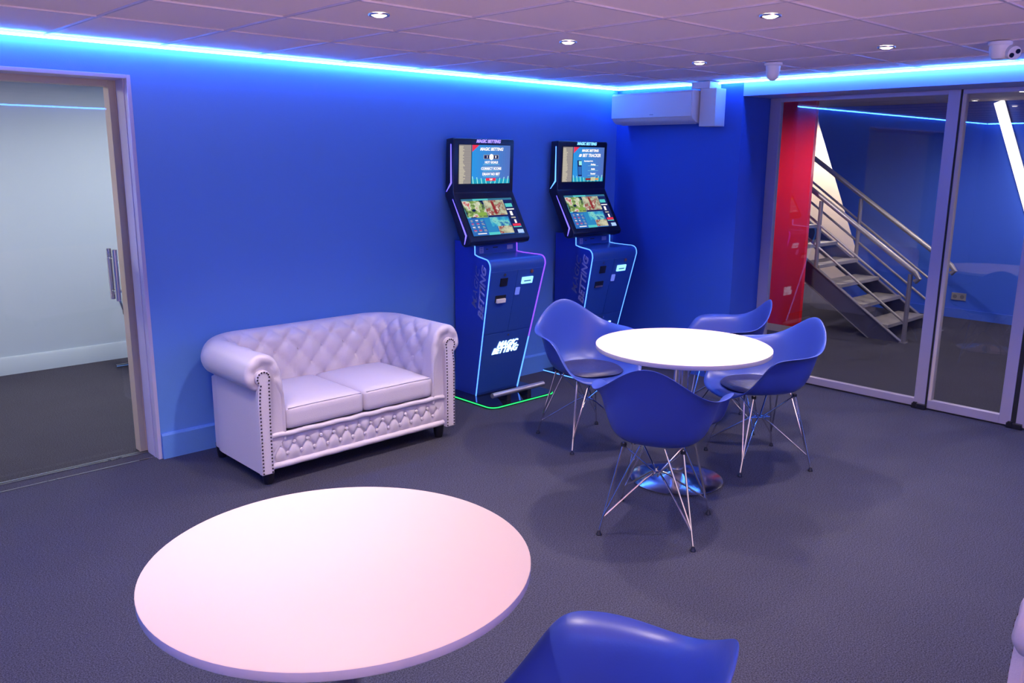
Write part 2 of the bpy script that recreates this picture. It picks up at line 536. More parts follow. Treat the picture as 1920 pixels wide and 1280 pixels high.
# ------------------------------------------------------------------ room behind the sliding door
def side_room():
    mb = MB(); mb.box(-2.5, 4.2, 2.68, 2.78, 0, 2.5)
    struct(mb.build('wall_side_room', M_PALE, sharp=None))
    mb = MB(); mb.box(4.2, 4.3, 0.26, 2.78, 0, 2.5); mb.box(-2.6, -2.5, 0.26, 2.78, 0, 2.5)
    struct(mb.build('wall_side_room_ends', M_PALE, sharp=None))
    mb = MB(); mb.box(-2.5, 4.2, 0.26, 2.68, 2.26, 2.32)
    for k in range(12):
        mb.box(-2.0+0.552*k, -1.985+0.552*k, 0.26, 2.68, 2.256, 2.26)
    struct(mb.build('ceiling_side_room', mat('warm_ceiling', (0.7, 0.6, 0.52), 0.8), sharp=None))
    mb = MB(); mb.prism([(2.662, 0.0), (2.662, 0.125), (2.67, 0.14), (2.68, 0.14), (2.68, 0)], -2.5, 4.2, 'x')
    struct(mb.build('baseboard_side_room', M_PALE, sharp=30))
    for x, y in ((0.6, 1.4), (2.6, 1.4)):
        ld = bpy.data.lights.new('side_room_light', 'AREA')
        ld.energy = 42; ld.size = 0.6; ld.color = (1.0, 0.86, 0.74)
        p = thing('ceiling_panel_light', 'flat ceiling panel light in the side room, %s' % ('left of the door opening' if x < 1 else 'over the chrome chair'), 'ceiling light', (x, y, 2.25), 0, 'panel lights in the side room')
        mb = MB(); mb.box(-0.3, 0.3, -0.3, 0.3, -0.01, 0.0)
        mb.build('diffuser', emit('panel_glow', (1, 0.9, 0.8), 2.0), p, sharp=None)
        lo = bpy.data.objects.new('side_room_light', ld); C.objects.link(lo); lo.parent = p; lo.location = (0, 0, -0.02)
    # chrome framed chair, of which only the left edge shows beside the jamb
    t = thing('tubular_chair', 'chrome tube armchair in the side room, just showing past the door jamb', 'chair', (2.50, 2.10, 0), 0)
    for s in (-1, 1):
        mb = MB()
        mb.tube([(-0.30, 0.22*s, 0.02), (0.20, 0.22*s, 0.02), (0.24, 0.22*s, 0.05), (0.22, 0.22*s, 0.40), (0.22, 0.22*s, 0.62), (0.14, 0.22*s, 0.66), (-0.16, 0.22*s, 0.66), (-0.24, 0.22*s, 0.60), (-0.20, 0.22*s, 0.45)], 0.013, 10)
        mb.build('side_frame', M_CHROME, t)
    mb = MB(); mb.box(-0.22, 0.22, -0.21, 0.21, 0.43, 0.48)
    mb.build('seat', M_BLACK, t, sharp=None, bevel=0.015)
    mb = MB(); mb.box(0.20, 0.24, -0.21, 0.21, 0.50, 0.86)
    mb.build('backrest', M_BLACK, t, sharp=None, bevel=0.012)
side_room()

# ------------------------------------------------------------------ glass door wall on the right
def glass_wall():
    def leaf(n, y0, y1, lstile, rstile, rail, x0, door):
        """y0 > y1; stiles and rails in front of the pane"""
        t = thing('door_%d' % n, None, None)
        t['kind'] = 'structure'
        mb = MB()
        mb.box(x0, x0+0.045, y0, y0-lstile, 0.012, 2.138)
        mb.box(x0, x0+0.045, y1, y1+rstile, 0.012, 2.138)
        mb.box(x0, x0+0.045, y0-lstile, y1+rstile, 0.012, 0.012+rail)
        mb.box(x0, x0+0.045, y0-lstile, y1+rstile, 2.110, 2.138)
        mb.build('door_frame', M_FRAME, t, sharp=None, bevel=0.002)
        mb = MB(); mb.box(x0+0.018, x0+0.026, y0-lstile, y1+rstile, 0.012+rail, 2.110)
        mb.build('door_glass', M_GLASS, t, sharp=None)
        return t
    t2 = leaf(2, -1.182, -2.535, 0.085, 0.075, 0.052, XG, False)
    t3 = leaf(3, -2.549, -3.075, 0.004, 0.07, 0.058, XG, True)
    t4 = leaf(4, -3.105, -4.35, 0.045, 0.05, 0.058, XG, True)
    for t, y, q in ((t2, -2.542, .0065), (t3, -3.09, .0145)):
        mb = MB(); mb.box(XG+0.004, XG+0.05, y-q, y+q, 0.012, 2.138)
        mb.build('door_seal', M_SEAL, t, sharp=None)
    # light strip on the inner side of the second leaf
    mb = MB(); mb.box(XG+0.002, XG+0.05, -2.5535, -2.572, 0.02, 2.13)
    mb.build('door_trim', M_BEIGE, t3, sharp=None)
    for y, l in ((-2.50, 'black floor pivot at the foot of the first glass door mullion'), (-3.10, 'black floor pivot at the foot of the glass doors, near the right edge')):
        t = thing('floor_pivot', l, 'door pivot', (XG-0.012, y, 0), 0)
        mb = MB(); mb.box(-0.014, 0.02, -0.045, 0.045, 0, 0.036)
        mb.build('pivot_block', M_BLACK, t, sharp=None, bevel=0.003)
        mb = MB(); mb.box(-0.018, 0.0, 0.01, 0.035, 0.012, 0.046)
        mb.build('pivot_pin', M_BLACK, t, sharp=None, bevel=0.002)
    mb = MB(); mb.box(XG, XG+0.07, YS, -4.355, 0, 2.138)
    struct(mb.build('wall_right_end', M_BLUE, sharp=None))
glass_wall()

# ------------------------------------------------------------------ lobby behind the glass
def lobby():
    mb = MB()   # blue wall whose left edge is cut on a slant
    mb.prism([(-5.2, 0), (0.02, 0), (-0.19, 0.60), (0.42, 2.09), (0.47, 2.30), (-5.2, 2.30)], 9.85, 9.95, 'x')
    struct(mb.build('wall_lobby', M_BLUE2, sharp=None))
    mb = MB(); mb.box(11.0, 11.1, -1.6, 3.0, 0, 2.5)
    struct(mb.build('wall_stairwell', M_CREAM, sharp=None))
    mb = MB(); mb.box(6.03, 11.1, 2.9, 3.0, 0, 2.5); mb.box(XG+0.07, 11.1, YS-0.1, YS, 0, 2.5); mb.box(6.03, 6.08, -1.10, 2.9, 0, 2.5)
    struct(mb.build('wall_lobby_ends', M_BLUE2, sharp=None))
    mb = MB(); mb.box(XG+0.07, 11.1, YS-0.1, 3.0, 2.30, 2.36)
    struct(mb.build('ceiling_lobby', mat('grey_ceiling', (0.45, 0.38, 0.36), 0.8), sharp=None))
    mb = MB(); mb.box(9.832, 9.85, -5.0, -0.02, 0, 0.10)
    struct(mb.build('baseboard_lobby', M_BLUE2, sharp=None))
    t = thing('wall_socket', 'grey wall socket low on the blue wall behind the stairs', 'socket', (9.85, -1.37, 0.235))
    mb = MB(); mb.box(-0.012, 0, -0.075, 0.075, -0.04, 0.04)
    mb.build('faceplate', mat('socket_grey', (0.3, 0.3, 0.34), 0.5), t, sharp=None, bevel=0.003)
    for y in (-0.037, 0.037):
        mb = MB(); mb.tube([(-0.0125, y, 0), (-0.0145, y, 0)], 0.022, 16)
        mb.build('socket_outlet', mat('outlet_grey', (.16, .16, .2), .5), t)
    # red glossy column panel
    t = thing('red_column', 'glossy red column standing behind the glass doors', 'column', (7.72, -0.50, 0))
    mb = MB(); mb.box(-0.07, -0.02, -0.17, 0.26, 0.07, 2.298)
    mb.build('panel', M_RED, t, sharp=None, bevel=0.004)
    mb = MB(); mb.box(-0.072, -0.018, -0.172, 0.262, 0, 0.07)
    mb.build('plinth', M_BEIGE, t, sharp=None)
    # lighting: hidden-behind-column wash for the stairwell, small downlights in the lobby
    t = thing('glowing_bar', 'bright white slanted glowing bar on the blue wall beyond the glass doors', 'light', (9.84, -1.54, 2.29))  # emissive slanted bar set against the blue wall
    d = Vector((0, -0.40, -1.05)); d = d/d.length
    n = Vector((0, -d.z, d.y))
    mb = MB()
    L = 1.9
    w = 0.045
    mb.prism([(w*n.y, w*n.z), (w*n.y+L*d.y, w*n.z+L*d.z), (-w*n.y+L*d.y, -w*n.z+L*d.z), (-w*n.y, -w*n.z)], -0.05, -0.02, 'x')
    mb.build('diffuser', emit('bar_glow', (1.0, 0.90, 0.95), 2.6), t, sharp=None)
    w = 0.05
    mb = MB(); mb.prism([(w*n.y, w*n.z), (w*n.y+L*d.y, w*n.z+L*d.z), (-w*n.y+L*d.y, -w*n.z+L*d.z), (-w*n.y, -w*n.z)], -0.02, 0.008, 'x')
    mb.build('housing', M_SATIN, t, sharp=None)
    for (x, y, l) in ((8.6, -2.1, 'small ceiling light in the lobby over the stair foot'), (6.75, -0.95, 'small ceiling light in the lobby just behind the glass doors'), (7.4, -3.6, 'small ceiling light in the lobby at the right')):
        downlight((x, y), l, 'lobby downlights', watts=85, z=2.30, cone=168)
    for (x, y, l) in ((10.45, 0.9, 'ceiling light washing the cream stairwell wall'), (10.45, -0.2, 'ceiling light at the cream stairwell wall, beside the stairs')):
        downlight((x, y), l, 'stairwell downlights', watts=130, z=2.30, cone=168)
lobby()

def stairs():
    XN, XFR = 8.05, 8.93
    t = thing('staircase', 'grey steel staircase with tube handrails rising to the left behind the glass doors', 'staircase', (8.5, -1.5, 0))
    ox, oy = 8.5, -1.5
    k = 0.68
    yt = 0.9
    for x in (XN, XFR):
        mb = MB()
        x -= ox
        pts = [(-1.515, 0.0), (-1.20, 0.0), (yt, (yt+1.20)*k), (yt, (yt+1.515)*k)]
        mb.prism([(p[0]-oy, p[1]) for p in pts], x-0.006, x+0.006, 'x')
        mb.build('stringer', M_STRING, t, sharp=None)
        mb = MB()
        pts = [(-1.53, 0.0), (-1.515, 0.0), (yt, (yt+1.515)*k), (yt, (yt+1.53)*k)]
        mb.prism([(p[0]-oy, p[1]) for p in pts], x-0.022, x+0.022, 'x')
        pts = [(-1.20, 0.0), (-1.19, 0.0), (yt, (yt+1.19)*k), (yt, (yt+1.20)*k)]
        mb.prism([(p[0]-oy, p[1]) for p in pts], x-0.022, x+0.022, 'x')
        mb.build('stringer_flange', M_STEEL, t, sharp=None)
    for i in range(8):
        y = -1.37+0.247*i; z = 0.15+0.168*i
        mb = MB(); mb.box(XN+0.006-ox, XFR-0.006-ox, y-oy, y+0.27-oy, z-0.035, z)
        mb.build('tread', M_TREAD, t, sharp=None, bevel=0.003)
    for x, s in ((XN, -1), (XFR, 1)):
        x = x-ox
        h = lambda y, off: (y+1.515)*k+off
        yA = -1.50
        # posts
        for y in (-1.53, -0.595, 0.34):
            mb = MB(); mb.tube([(x, y-oy, max(0.0, h(y, 0.0)) if y > -1.5 else 0.0), (x, y-oy, h(y, 0.665))], 0.021, 12)
            if y < -1.5: mb.box(x-0.035, x+0.035, y-oy-0.03, y-oy+0.03, 0, 0.008)
            mb.build('post', M_STEEL, t)
        mb = MB()
        mb.tube([(x, -1.575-oy, h(-1.53, 0.60)), (x, -1.61-oy, h(-1.60, 0.68)), (x, -1.57-oy, h(-1.57, 0.71)), (x, yt-oy, h(yt, 0.685))], 0.025, 14)
        mb.build('handrail', M_STEEL, t)
        for off in (0.42, 0.20):
            mb = MB(); mb.tube([(x, -1.53-oy, h(-1.53, off)), (x, yt-oy, h(yt, off+0.03))], 0.012, 10)
            mb.build('midrail', M_STEEL, t)
stairs()

# ------------------------------------------------------------------ round tables
def table(loc, zt, rt, label):
    t = thing('round_table', label, 'table', (loc[0], loc[1], 0), 0, 'round white tables')
    mb = MB()
    mb.lathe([(0, zt-0.025), (rt-0.003, zt-0.025), (rt, zt-0.022), (rt, zt-0.002)], n=96, caps=False)
    mb.mi = 1
    mb.lathe([(rt, zt-0.002), (rt-0.003, zt), (0, zt)], n=96, caps=False)
    mb.build('tabletop', [M_EDGE, M_WHITE], t, sharp=50)
    mb = MB(); mb.lathe([(0.039, 0.03), (0.038, zt-0.04)], n=32, caps=True)
    mb.build('column', M_CHROME, t)
    mb = MB(); mb.lathe([(0.11, zt-0.034), (0.11, zt-0.026)], n=32)
    mb.build('mounting_plate', M_BLACK, t)
    mb = MB(); mb.lathe([(0.245, 0.002), (0.247, 0.010), (0.235, 0.016), (0.15, 0.028), (0.06, 0.043), (0.043, 0.052), (0.041, 0.07)], n=64)
    mb.build('base_disc', mat('polished_steel', (.70, .68, .70), .17, metal=1.0, bscale=3), t, sharp=50)
    return t
ta = table((3.588, -2.155), 0.742, 0.452, 'round white table between the four blue chairs, on a chrome disc base')
tb = table((0.987, -3.02), 0.741, 0.457, 'large round white table in the foreground, cut by the bottom edge')

# ------------------------------------------------------------------ blue shell armchairs on wire legs
def shell_mesh():
    # stations from front centre round to back apex, each: seat ring, bend, wall, lip, rim   (x, y forward, z)
    st = [
        [(0, .10, .428), (0, .18, .436), (0, .235, .436), (0, .278, .424), (0, .295, .408)],
        [(.07, .095, .428), (.115, .17, .437), (.155, .225, .440), (.180, .262, .433), (.190, .278, .420)],
        [(.105, .065, .428), (.170, .130, .440), (.215, .175, .465), (.243, .198, .490), (.264, .206, .492)],
        [(.125, .03, .428), (.200, .075, .446), (.238, .122, .535), (.262, .138, .585), (.287, .142, .598)],
        [(.13, .00, .428), (.210, .030, .450), (.245, .070, .590), (.266, .092, .642), (.312, .100, .657)],
        [(.13, -.04, .428), (.215, -.02, .452), (.252, .010, .605), (.270, .025, .653), (.322, .028, .668)],
        [(.125, -.08, .429), (.212, -.07, .455), (.252, -.065, .605), (.270, -.062, .655), (.320, -.066, .670)],
        [(.115, -.115, .430), (.188, -.14, .460), (.228, -.162, .615), (.240, -.185, .662), (.268, -.200, .672)],
        [(.085, -.145, .432), (.140, -.20, .470), (.165, -.238, .645), (.170, -.259, .722), (.178, -.276, .738)],
        [(.045, -.16, .433), (.075, -.23, .476), (.090, -.270, .665), (.086, -.295, .786), (.088, -.309, .806)],
        [(0, -.165, .433), (0, -.238, .478), (0, -.278, .668), (0, -.302, .812), (0, -.318, .834)],
    ]
    ring = st + [[(-p[0], p[1], p[2]) for p in s] for s in st[-2:0:-1]]
    bm = bmesh.new()
    V = [[bm.verts.new(p) for p in s] for s in ring]
    n = len(V)
    c = bm.verts.new((0, -.03, .424))
    for i in range(n):
        a, b = V[i], V[(i+1) % n]
        bm.faces.new((c, b[0], a[0]))
        for j in range(4):
            bm.faces.new((a[j], b[j], b[j+1], a[j+1]))
    bmesh.ops.recalc_face_normals(bm, faces=bm.faces)
    me = bpy.data.meshes.new('shell')
    bm.to_mesh(me); bm.free()
    me.materials.append(M_SHELL)
    for p in me.polygons: p.use_smooth = True
    return me
def make_chair():
    t = thing('shell_chair', 'x', 'chair', (0, 0, 0), 0, 'blue plastic shell armchairs')
    o = bpy.data.objects.new('shell', shell_mesh()); C.objects.link(o); o.parent = t
    so = o.modifiers.new('thick', 'SOLIDIFY'); so.thickness = 0.007; so.offset = 0
    ss = o.modifiers.new('smooth', 'SUBSURF'); ss.levels = 2; ss.render_levels = 3
    # seat pad
    mb = MB()
    nu, nv = 40, 9
    prof = [(0.0, .040), (.45, .039), (.75, .036), (.93, .028), (1.0, .014), (.97, .003), (.80, -.001), (.4, -.002), (0.0, -.002)]
    def fn(i, j):
        a = 2*PI*i/nu; r, z = prof[j]
        x = math.copysign(abs(math.cos(a))**0.8, math.cos(a))*.185*r
        y = math.copysign(abs(math.sin(a))**0.8, math.sin(a))*.185*r
        zb = .437
        yy = y + .035
        zb += .006*max(0, (-yy-.08)/.08) + .10*max(0, abs(x)-.14)
        return (x, yy, zb+z)
    mb.grid(fn, nu, nv, closeu=True)
    bmesh.ops.remove_doubles(mb.bm, verts=mb.bm.verts, dist=1e-4)
    mb.build('seat_pad', M_PAD, t)
    # wire base
    r = .0052
    hub = {}
    for sx in (-1, 1):
        for sy in (-1, 1):
            top = (sx*.135, (.115 if sy > 0 else -.13), .428)
            top2 = (sx*.055, (.13 if sy > 0 else -.145), .428)
            foot = (sx*.215, (.210 if sy > 0 else -.215), .012)
            knee = tuple(foot[i]+(top[i]-foot[i])*.17 for i in range(3))
            inner = (sx*.03, sy*.02, .245)
            mb = MB()
            mb.tube([top, foot], r, 8)
            mb.tube([top2, tuple(knee[i]+(.004 if i == 2 else 0) for i in range(3))], r*.9, 8)
            mb.tube([knee, (sx*.045, sy*.045, .238), (sx*.012, sy*.012, .262)], r*.9, 8)
            lg = mb.build('leg', M_CHROME, t)
            mb = MB(); mb.lathe([(0.0, 0.0), (.013, 0.0), (.014, .004), (.009, .014), (.007, .022), (0, .024)], (foot[0], foot[1], 0), 14, caps=False)
            mb.build('foot_cap', M_BLACK, lg)
    mb = MB()
    mb.tube([(-.135, .115, .415), (-.01, .012, .262), (.01, .012, .262), (.135, .115, .415)], r*.85, 8)
    mb.tube([(-.135, -.13, .415), (-.01, -.012, .262), (.01, -.012, .262), (.135, -.13, .415)], r*.85, 8)
    mb.tube([(-.012, -.06, .262), (-.012, .06, .262)], r*.85, 8)
    mb.tube([(.012, -.06, .262), (.012, .06, .262)], r*.85, 8)
    mb.build('cross_brace', M_CHROME, t)
    for sx in (-1, 1):
        for sy in (-.13, .115):
            mb = MB(); mb.lathe([(.013, .412), (.012, .427)], (sx*.135, sy, 0), 14)
            mb.build('shock_mount', M_BLACK, t)
    return t
chairs = [
    ((3.045, -2.43), 25, 'blue shell armchair seen from behind, in front of the far white table'),
    ((3.725, -1.375), -107, 'blue shell armchair with a dark seat pad beside the left betting terminal'),
    ((4.17, -2.29), 149, 'blue shell armchair on the right of the table, nearest the glass doors'),
    ((4.585, -1.725), 132, 'blue shell armchair half hidden behind the table, by the red column'),
    ((1.085, -3.675), 117, 'blue shell armchair at the bottom edge beside the near white table'),
]
first = make_chair()
for i, ((x, y), a, l) in enumerate(chairs):
    c = first if i == 0 else dup(first)
    c.location = (x, y, 0)
    c.rotation_euler = (0, 0, math.radians(a-90))
    c['label'] = l

# ------------------------------------------------------------------ white chesterfield sofa
def catmull(P, n):
    out = []
    for i in range(len(P)-1):
        p0 = P[max(i-1, 0)]; p1 = P[i]; p2 = P[i+1]; p3 = P[min(i+2, len(P)-1)]
        for k in range(n):
            t = k/n
            out.append(tuple(0.5*((2*p1[d])+(-p0[d]+p2[d])*t+(2*p0[d]-5*p1[d]+4*p2[d]-p3[d])*t*t+(-p0[d]+3*p1[d]-3*p2[d]+p3[d])*t**3) for d in range(len(p1))))
    out.append(tuple(P[-1]))
    return out
def seg_d(px, pz, a, b):
    vx, vz = b[0]-a[0], b[1]-a[1]
    t = max(0, min(1, ((px-a[0])*vx+(pz-a[1])*vz)/(vx*vx+vz*vz)))
    return math.hypot(px-a[0]-t*vx, pz-a[1]-t*vz)
def rbox(mb, x0, x1, y0, y1, z0, z1, r, crown=0.0, nx=14, ny=12, nz=6):
    bm = bmesh.new()
    lx, ly, lz = x1-x0, y1-y0, z1-z0
    def face(fn, nu, nv):
        V = [[bm.verts.new(fn(i/nu, j/nv)) for j in range(nv+1)] for i in range(nu+1)]
        for i in range(nu):
            for j in range(nv):
                bm.faces.new((V[i][j], V[i+1][j], V[i+1][j+1], V[i][j+1]))
    face(lambda u, v: (x0+lx*u, y0+ly*v, z1), nx, ny)
    face(lambda u, v: (x0+lx*u, y0+ly*v, z0), nx, ny)
    face(lambda u, v: (x0+lx*u, y0, z0+lz*v), nx, nz)
    face(lambda u, v: (x0+lx*u, y1, z0+lz*v), nx, nz)
    face(lambda u, v: (x0, y0+ly*u, z0+lz*v), ny, nz)
    face(lambda u, v: (x1, y0+ly*u, z0+lz*v), ny, nz)
    bmesh.ops.remove_doubles(bm, verts=bm.verts, dist=1e-5)
    for v in bm.verts:
        p = v.co.copy()
        c = Vector((min(max(p.x, x0+r), x1-r), min(max(p.y, y0+r), y1-r), min(max(p.z, z0+r), z1-r)))
        d = p-c
        if d.length > 1e-9:
            v.co = c+d.normalized()*min(r, d.length) if d.length > r else p
        u = (p.x-x0)/lx; w = (p.y-y0)/ly
        if p.z > (z0+z1)/2:
            v.co.z += crown*(math.sin(PI*u)*math.sin(PI*w))**0.6
    me = bpy.data.meshes.new('tmp'); bm.to_mesh(me); bm.free()
    mb.bm.from_mesh(me); bpy.data.meshes.remove(me)
def make_sofa(loc, rz, label):
    t = thing('chesterfield_sofa', label, 'sofa', loc, rz, 'white chesterfield sofas')
    # ---- U shaped arm and back roll
    ctrl = [(-.105, .24), (-.105, .36), (-.102, .48), (-.095, .575), (-.078, .645), (-.045, .69), (0, .708), (.045, .702), (.083, .672), (.104, .628), (.106, .585), (.092, .55), (.068, .530), (.050, .522), (.046, .50), (.045, .30), (.045, .075)]
    prof = catmull(ctrl, 4)
    # arc lengths
    al = [0]
    for a, b in zip(prof, prof[1:]): al.append(al[-1]+math.hypot(b[0]-a[0], b[1]-a[1]))
    nrm = []
    for i in range(len(prof)):
        a = prof[max(i-1, 0)]; b = prof[min(i+1, len(prof)-1)]
        dx, dz = b[0]-a[0], b[1]-a[1]; l = math.hypot(dx, dz) or 1
        nrm.append((-dz/l, dx/l))
    path = []   # (x, y, nx, ny, s)
    A, R, yb, yf = .585, .17, .28, -.345
    def addl(p, q, n, k0):
        for k in range(k0):
            u = k/k0
            path.append([p[0]+(q[0]-p[0])*u, p[1]+(q[1]-p[1])*u, n[0], n[1]])
    addl((-A, yf), (-A, yb-R), (-1, 0), 46)
    for k in range(12):
        a = PI-(PI/2)*k/12
        path.append([-A+R+R*math.cos(a), yb-R+R*math.sin(a), math.cos(a), math.sin(a)])
    addl((-A+R, yb), (A-R, yb), (0, 1), 104)
    for k in range(12):
        a = PI/2-(PI/2)*k/12
        path.append([A-R+R*math.cos(a), yb-R+R*math.sin(a), math.cos(a), math.sin(a)])
    addl((A, yb-R), (A, yf), (1, 0), 46)
    path.append([A, yf, 1, 0])
    ss = [0]
    for a, b in zip(path, path[1:]): ss.append(ss[-1]+math.hypot(b[0]-a[0], b[1]-a[1]))
    tot = ss[-1]
    mid = tot/2
    w, h = .155, .17
    s0 = .24      # arc height of a button row
    def disp(s, a, i):
        u = ((s-mid)/w + (a-s0)/h)/1.0; v = ((s-mid)/w - (a-s0)/h)/1.0
        pu = abs(math.sin(PI*u/1.0)); pv = abs(math.sin(PI*v/1.0))
        puff = (min(pu, pv))**.6
        wt = min(1, max(0, (a-.10)/.05))*min(1, max(0, (.52-a)/.07))
        e = min(s, tot-s)
        wt *= min(1, max(0, (e-.05)/.06))
        cb = math.hypot(((u+.5) % 1)-.5, ((v+.5) % 1)-.5)
        return wt*(-.021*(1-puff) - .018*math.exp(-(cb/.13)**2))
    mb = MB()
    def fn(i, j):
        x, y, nx, ny = path[i]
        n, z = prof[j]
        d = disp(ss[i], al[j], j)
        n2 = n+nrm[j][0]*d*1.0
        z2 = z+nrm[j][1]*d*1.0
        return (x+nx*n2, y+ny*n2, z2)
    V = mb.grid(fn, len(path), len(prof))
    # end caps at both arm fronts
    for idx, sx in ((0, -1), (len(path)-1, 1)):
        prev = V[idx]
        cz, cn = .60, 0.0
        for (sc, dy) in ((.93, -.012), (.80, -.018), (.62, -.014), (.52, -.006)):
            cur = []
            for j, (n, z) in enumerate(prof):
                zc = max(min(z, .60), .0)
                if z > .5:
                    nn = cn+(n-cn)*sc; zz = cz+(z-cz)*sc
                else:
                    nn = -.03+(n+.03)*(sc*.5+.5); zz = z
                pl = .003*math.sin(al[j]*60) if z > .53 else 0
                cur.append(mb.bm.verts.new((sx*A+sx*nn, yf+dy+pl, zz)))
            for j in range(len(prof)-1):
                mb._f([prev[j], prev[j+1], cur[j+1], cur[j]], True)
            prev = cur
        mb._f(prev)
    mb.build('arm_and_back', M_LEATHER, t, sharp=60)
    # tufting buttons on the back and inner arms
    q = 0
    for row in (-1, 0, 1, 2, 3):
        for k in range(-12, 13):
            for par in (0,):
                # intersections: u,v integers -> s=mid+w*(u+v)/2, a=s0+h*(u-v)/2
                if (row+k) % 2: continue
                s = mid+w*k/2; a = s0+h*row/2
                if s < .14 or s > tot-.14: continue
                i = min(range(len(ss)), key=lambda i: abs(ss[i]-s)); j = min(range(len(al)), key=lambda j: abs(al[j]-a))
                if al[j] > .47: continue
                p = Vector(fn(i, j))
                x, y, nx, ny = path[i]
                nv = Vector((nx*nrm[j][0], ny*nrm[j][0], nrm[j][1]))
                b = MB(); b.lathe([(.0085, -.002), (.0085, .001), (.006, .0035), (0, .0045)], n=10, caps=False)
                b.bm.transform(Matrix.Translation(p+nv*.001) @ nv.to_track_quat('Z', 'Y').to_matrix().to_4x4())
                b.build('tuft_button', M_LEATHER, t)
                q += 1
    # ---- base frame
    mb = MB()
    mb.box(-.56, .56, -.325, .30, .085, .262)
    mb.box(-.628, -.50, -.345, .20, .085, .50); mb.box(.50, .628, -.345, .20, .085, .50)
    mb.build('base_frame', M_LEATHER, t, sharp=None, bevel=.008)
    # ---- front rail with tufts
    up = [(-.515+.0805*k, .212) for k in range(14)]
    lo = [(-.555+.0805*k, .158) for k in range(15)]
    lo = [p for p in lo if abs(p[0]) < .56]
    segs = []
    for p in up: segs.append((p, (p[0], .262)))
    for p in lo: segs.append((p, (p[0], .115)))
    for p in up:
        for q_ in lo:
            if abs(p[0]-q_[0]) < .05: segs.append((p, q_))
    nu, nv = 250, 26
    def fr(i, j):
        x = -.572+1.144*i/(nu-1); z = .112+.148*j/(nv-1)
        d = min(seg_d(x, z, a, b) for a, b in segs if abs(a[0]-x) < .1)
        db = min(math.hypot(x-p[0], z-p[1]) for p in up+lo if abs(p[0]-x) < .12) if True else 1
        v = j/(nv-1)
        y = -.340-.016*(math.sin(PI*v)**.5)*(1-math.exp(-(d/.012)))+.006*math.exp(-(db/.012)**2)
        return (x, y, z)
    mb = MB(); mb.grid(fr, nu, nv)
    mb.build('front_rail', M_LEATHER, t, sharp=70)
    for p in up+lo:
        b = MB(); b.lathe([(.0105, -.004), (.0105, .002), (.0075, .0055), (0, .0072)], n=12, caps=False)
        b.bm.transform(Matrix.Translation((p[0], -.345, p[1])) @ Vector((0, -1, 0)).to_track_quat('Z', 'Y').to_matrix().to_4x4())
        b.build('rail_button', M_LEATHER, t)
    mb = MB()
    mb.tube([(-.57+1.14*k/40, -.347+.002*math.sin(k*1.3), .103) for k in range(41)], .017, 12)
    mb.build('bottom_welt', M_LEATHER, t)
    mb = MB()
    mb.tube([(-.57+1.14*k/60, -.350+.003*math.sin(k*.9), .268+.002*math.sin(k*.7)) for k in range(61)], .015, 12)
    mb.build('upper_welt', M_LEATHER, t)
    # ---- cushions
    for (x0, x1) in ((-.482, -.002), (.002, .482)):
        mb = MB(); rbox(mb, x0, x1, -.362, .19, .285, .408, .022, .022)
        cu = mb.build('seat_cushion', M_LEATHER, t, sharp=70)
        mb = MB(); mb.tube([(x0+.015+(x1-x0-.03)*k/20, -.3562, .4022+.002*math.sin(PI*k/20)) for k in range(21)], .0028, 6)
        mb.build('piping', M_LEATHER, cu)
    # ---- posts with keyhole head and studs
    nst = 0
    extra = []
    def outline(sx):
        # world left post: straight inner edge, bulging outer edge (outer = away from the sofa middle)
        c = (.605, .590); r = .042
        L = []
        L.append((.572, .078)); L.append((.572, .34)); L.append((.568, .56))
        for k in range(11):
            a = PI*.95-(PI*1.25)*k/10
            L.append((c[0]+r*math.cos(a), c[1]+r*math.sin(a)))
        L.append((.634, .535)); L.append((.640, .47)); L.append((.640, .078))
        return [(sx*x, z) for x, z in L]
    for sx in (-1, 1):
        mb = MB(); o = outline(sx)
        mb.prism(o, -.378, -.345, 'y')
        ps = mb.build('arm_post', M_LEATHER, t, sharp=40, bevel=.004)
        # studs along an inset outline
        P = [Vector((x, z)) for x, z in o]
        cx = sum(p.x for p in P)/len(P)
        segl = [(P[i+1]-P[i]).length for i in range(len(P)-1)]
        Lt = sum(segl); n = 62
        for k in range(n):
            d = (k+.5)/n*Lt; i = 0
            while d > segl[i] and i < len(segl)-1: d -= segl[i]; i += 1
            p = P[i]+(P[i+1]-P[i])*(d/segl[i])
            tg = (P[i+1]-P[i]).normalized(); nn = Vector((tg.y, -tg.x))*(1 if sx > 0 else -1)
            p = p+nn*.009
            b = MB() if nst < 50 else (extra[-1] if extra else None)
            q_ = Matrix.Translation((p.x, -.3785, p.y)) @ Vector((0, -1, 0)).to_track_quat('Z', 'Y').to_matrix().to_4x4()
            pf = [(.0050, -.001), (.0047, .0015), (.003, .0035), (0, .0042)]
            if (k % 62) < 50:
                b = MB(); b.lathe(pf, n=8, caps=False); b.bm.transform(q_)
                b.build('stud', M_STUD, t)
            else:
                b = MB(); b.lathe(pf, n=8, caps=False); b.bm.transform(q_)
                extra.append(b)
            nst += 1
    mb = MB()
    for b in extra:
        me = bpy.data.meshes.new('tmp'); b.bm.to_mesh(me); b.bm.free(); mb.bm.from_mesh(me); bpy.data.meshes.remove(me)
    o = mb.build('stud_row', M_STUD, t); o['kind'] = 'stuff'
    for x in (-.57, .57):
        for y in (-.30, .25):
            mb = MB(); mb.lathe([(.024, 0), (.028, .02), (.034, .07), (.034, .086)], (x, y, 0), 16)
            mb.build('leg', M_BLACK, t)
    return t
sofa = make_sofa((2.51, -0.44, 0), 0, 'white tufted leather sofa with studded arms against the blue wall')
s2 = dup(sofa)
s2.location = (2.69, -4.676, 0)
s2.rotation_euler = (0, 0, math.radians(166))
s2['label'] = 'white tufted leather sofa whose arm just shows at the lower right edge'

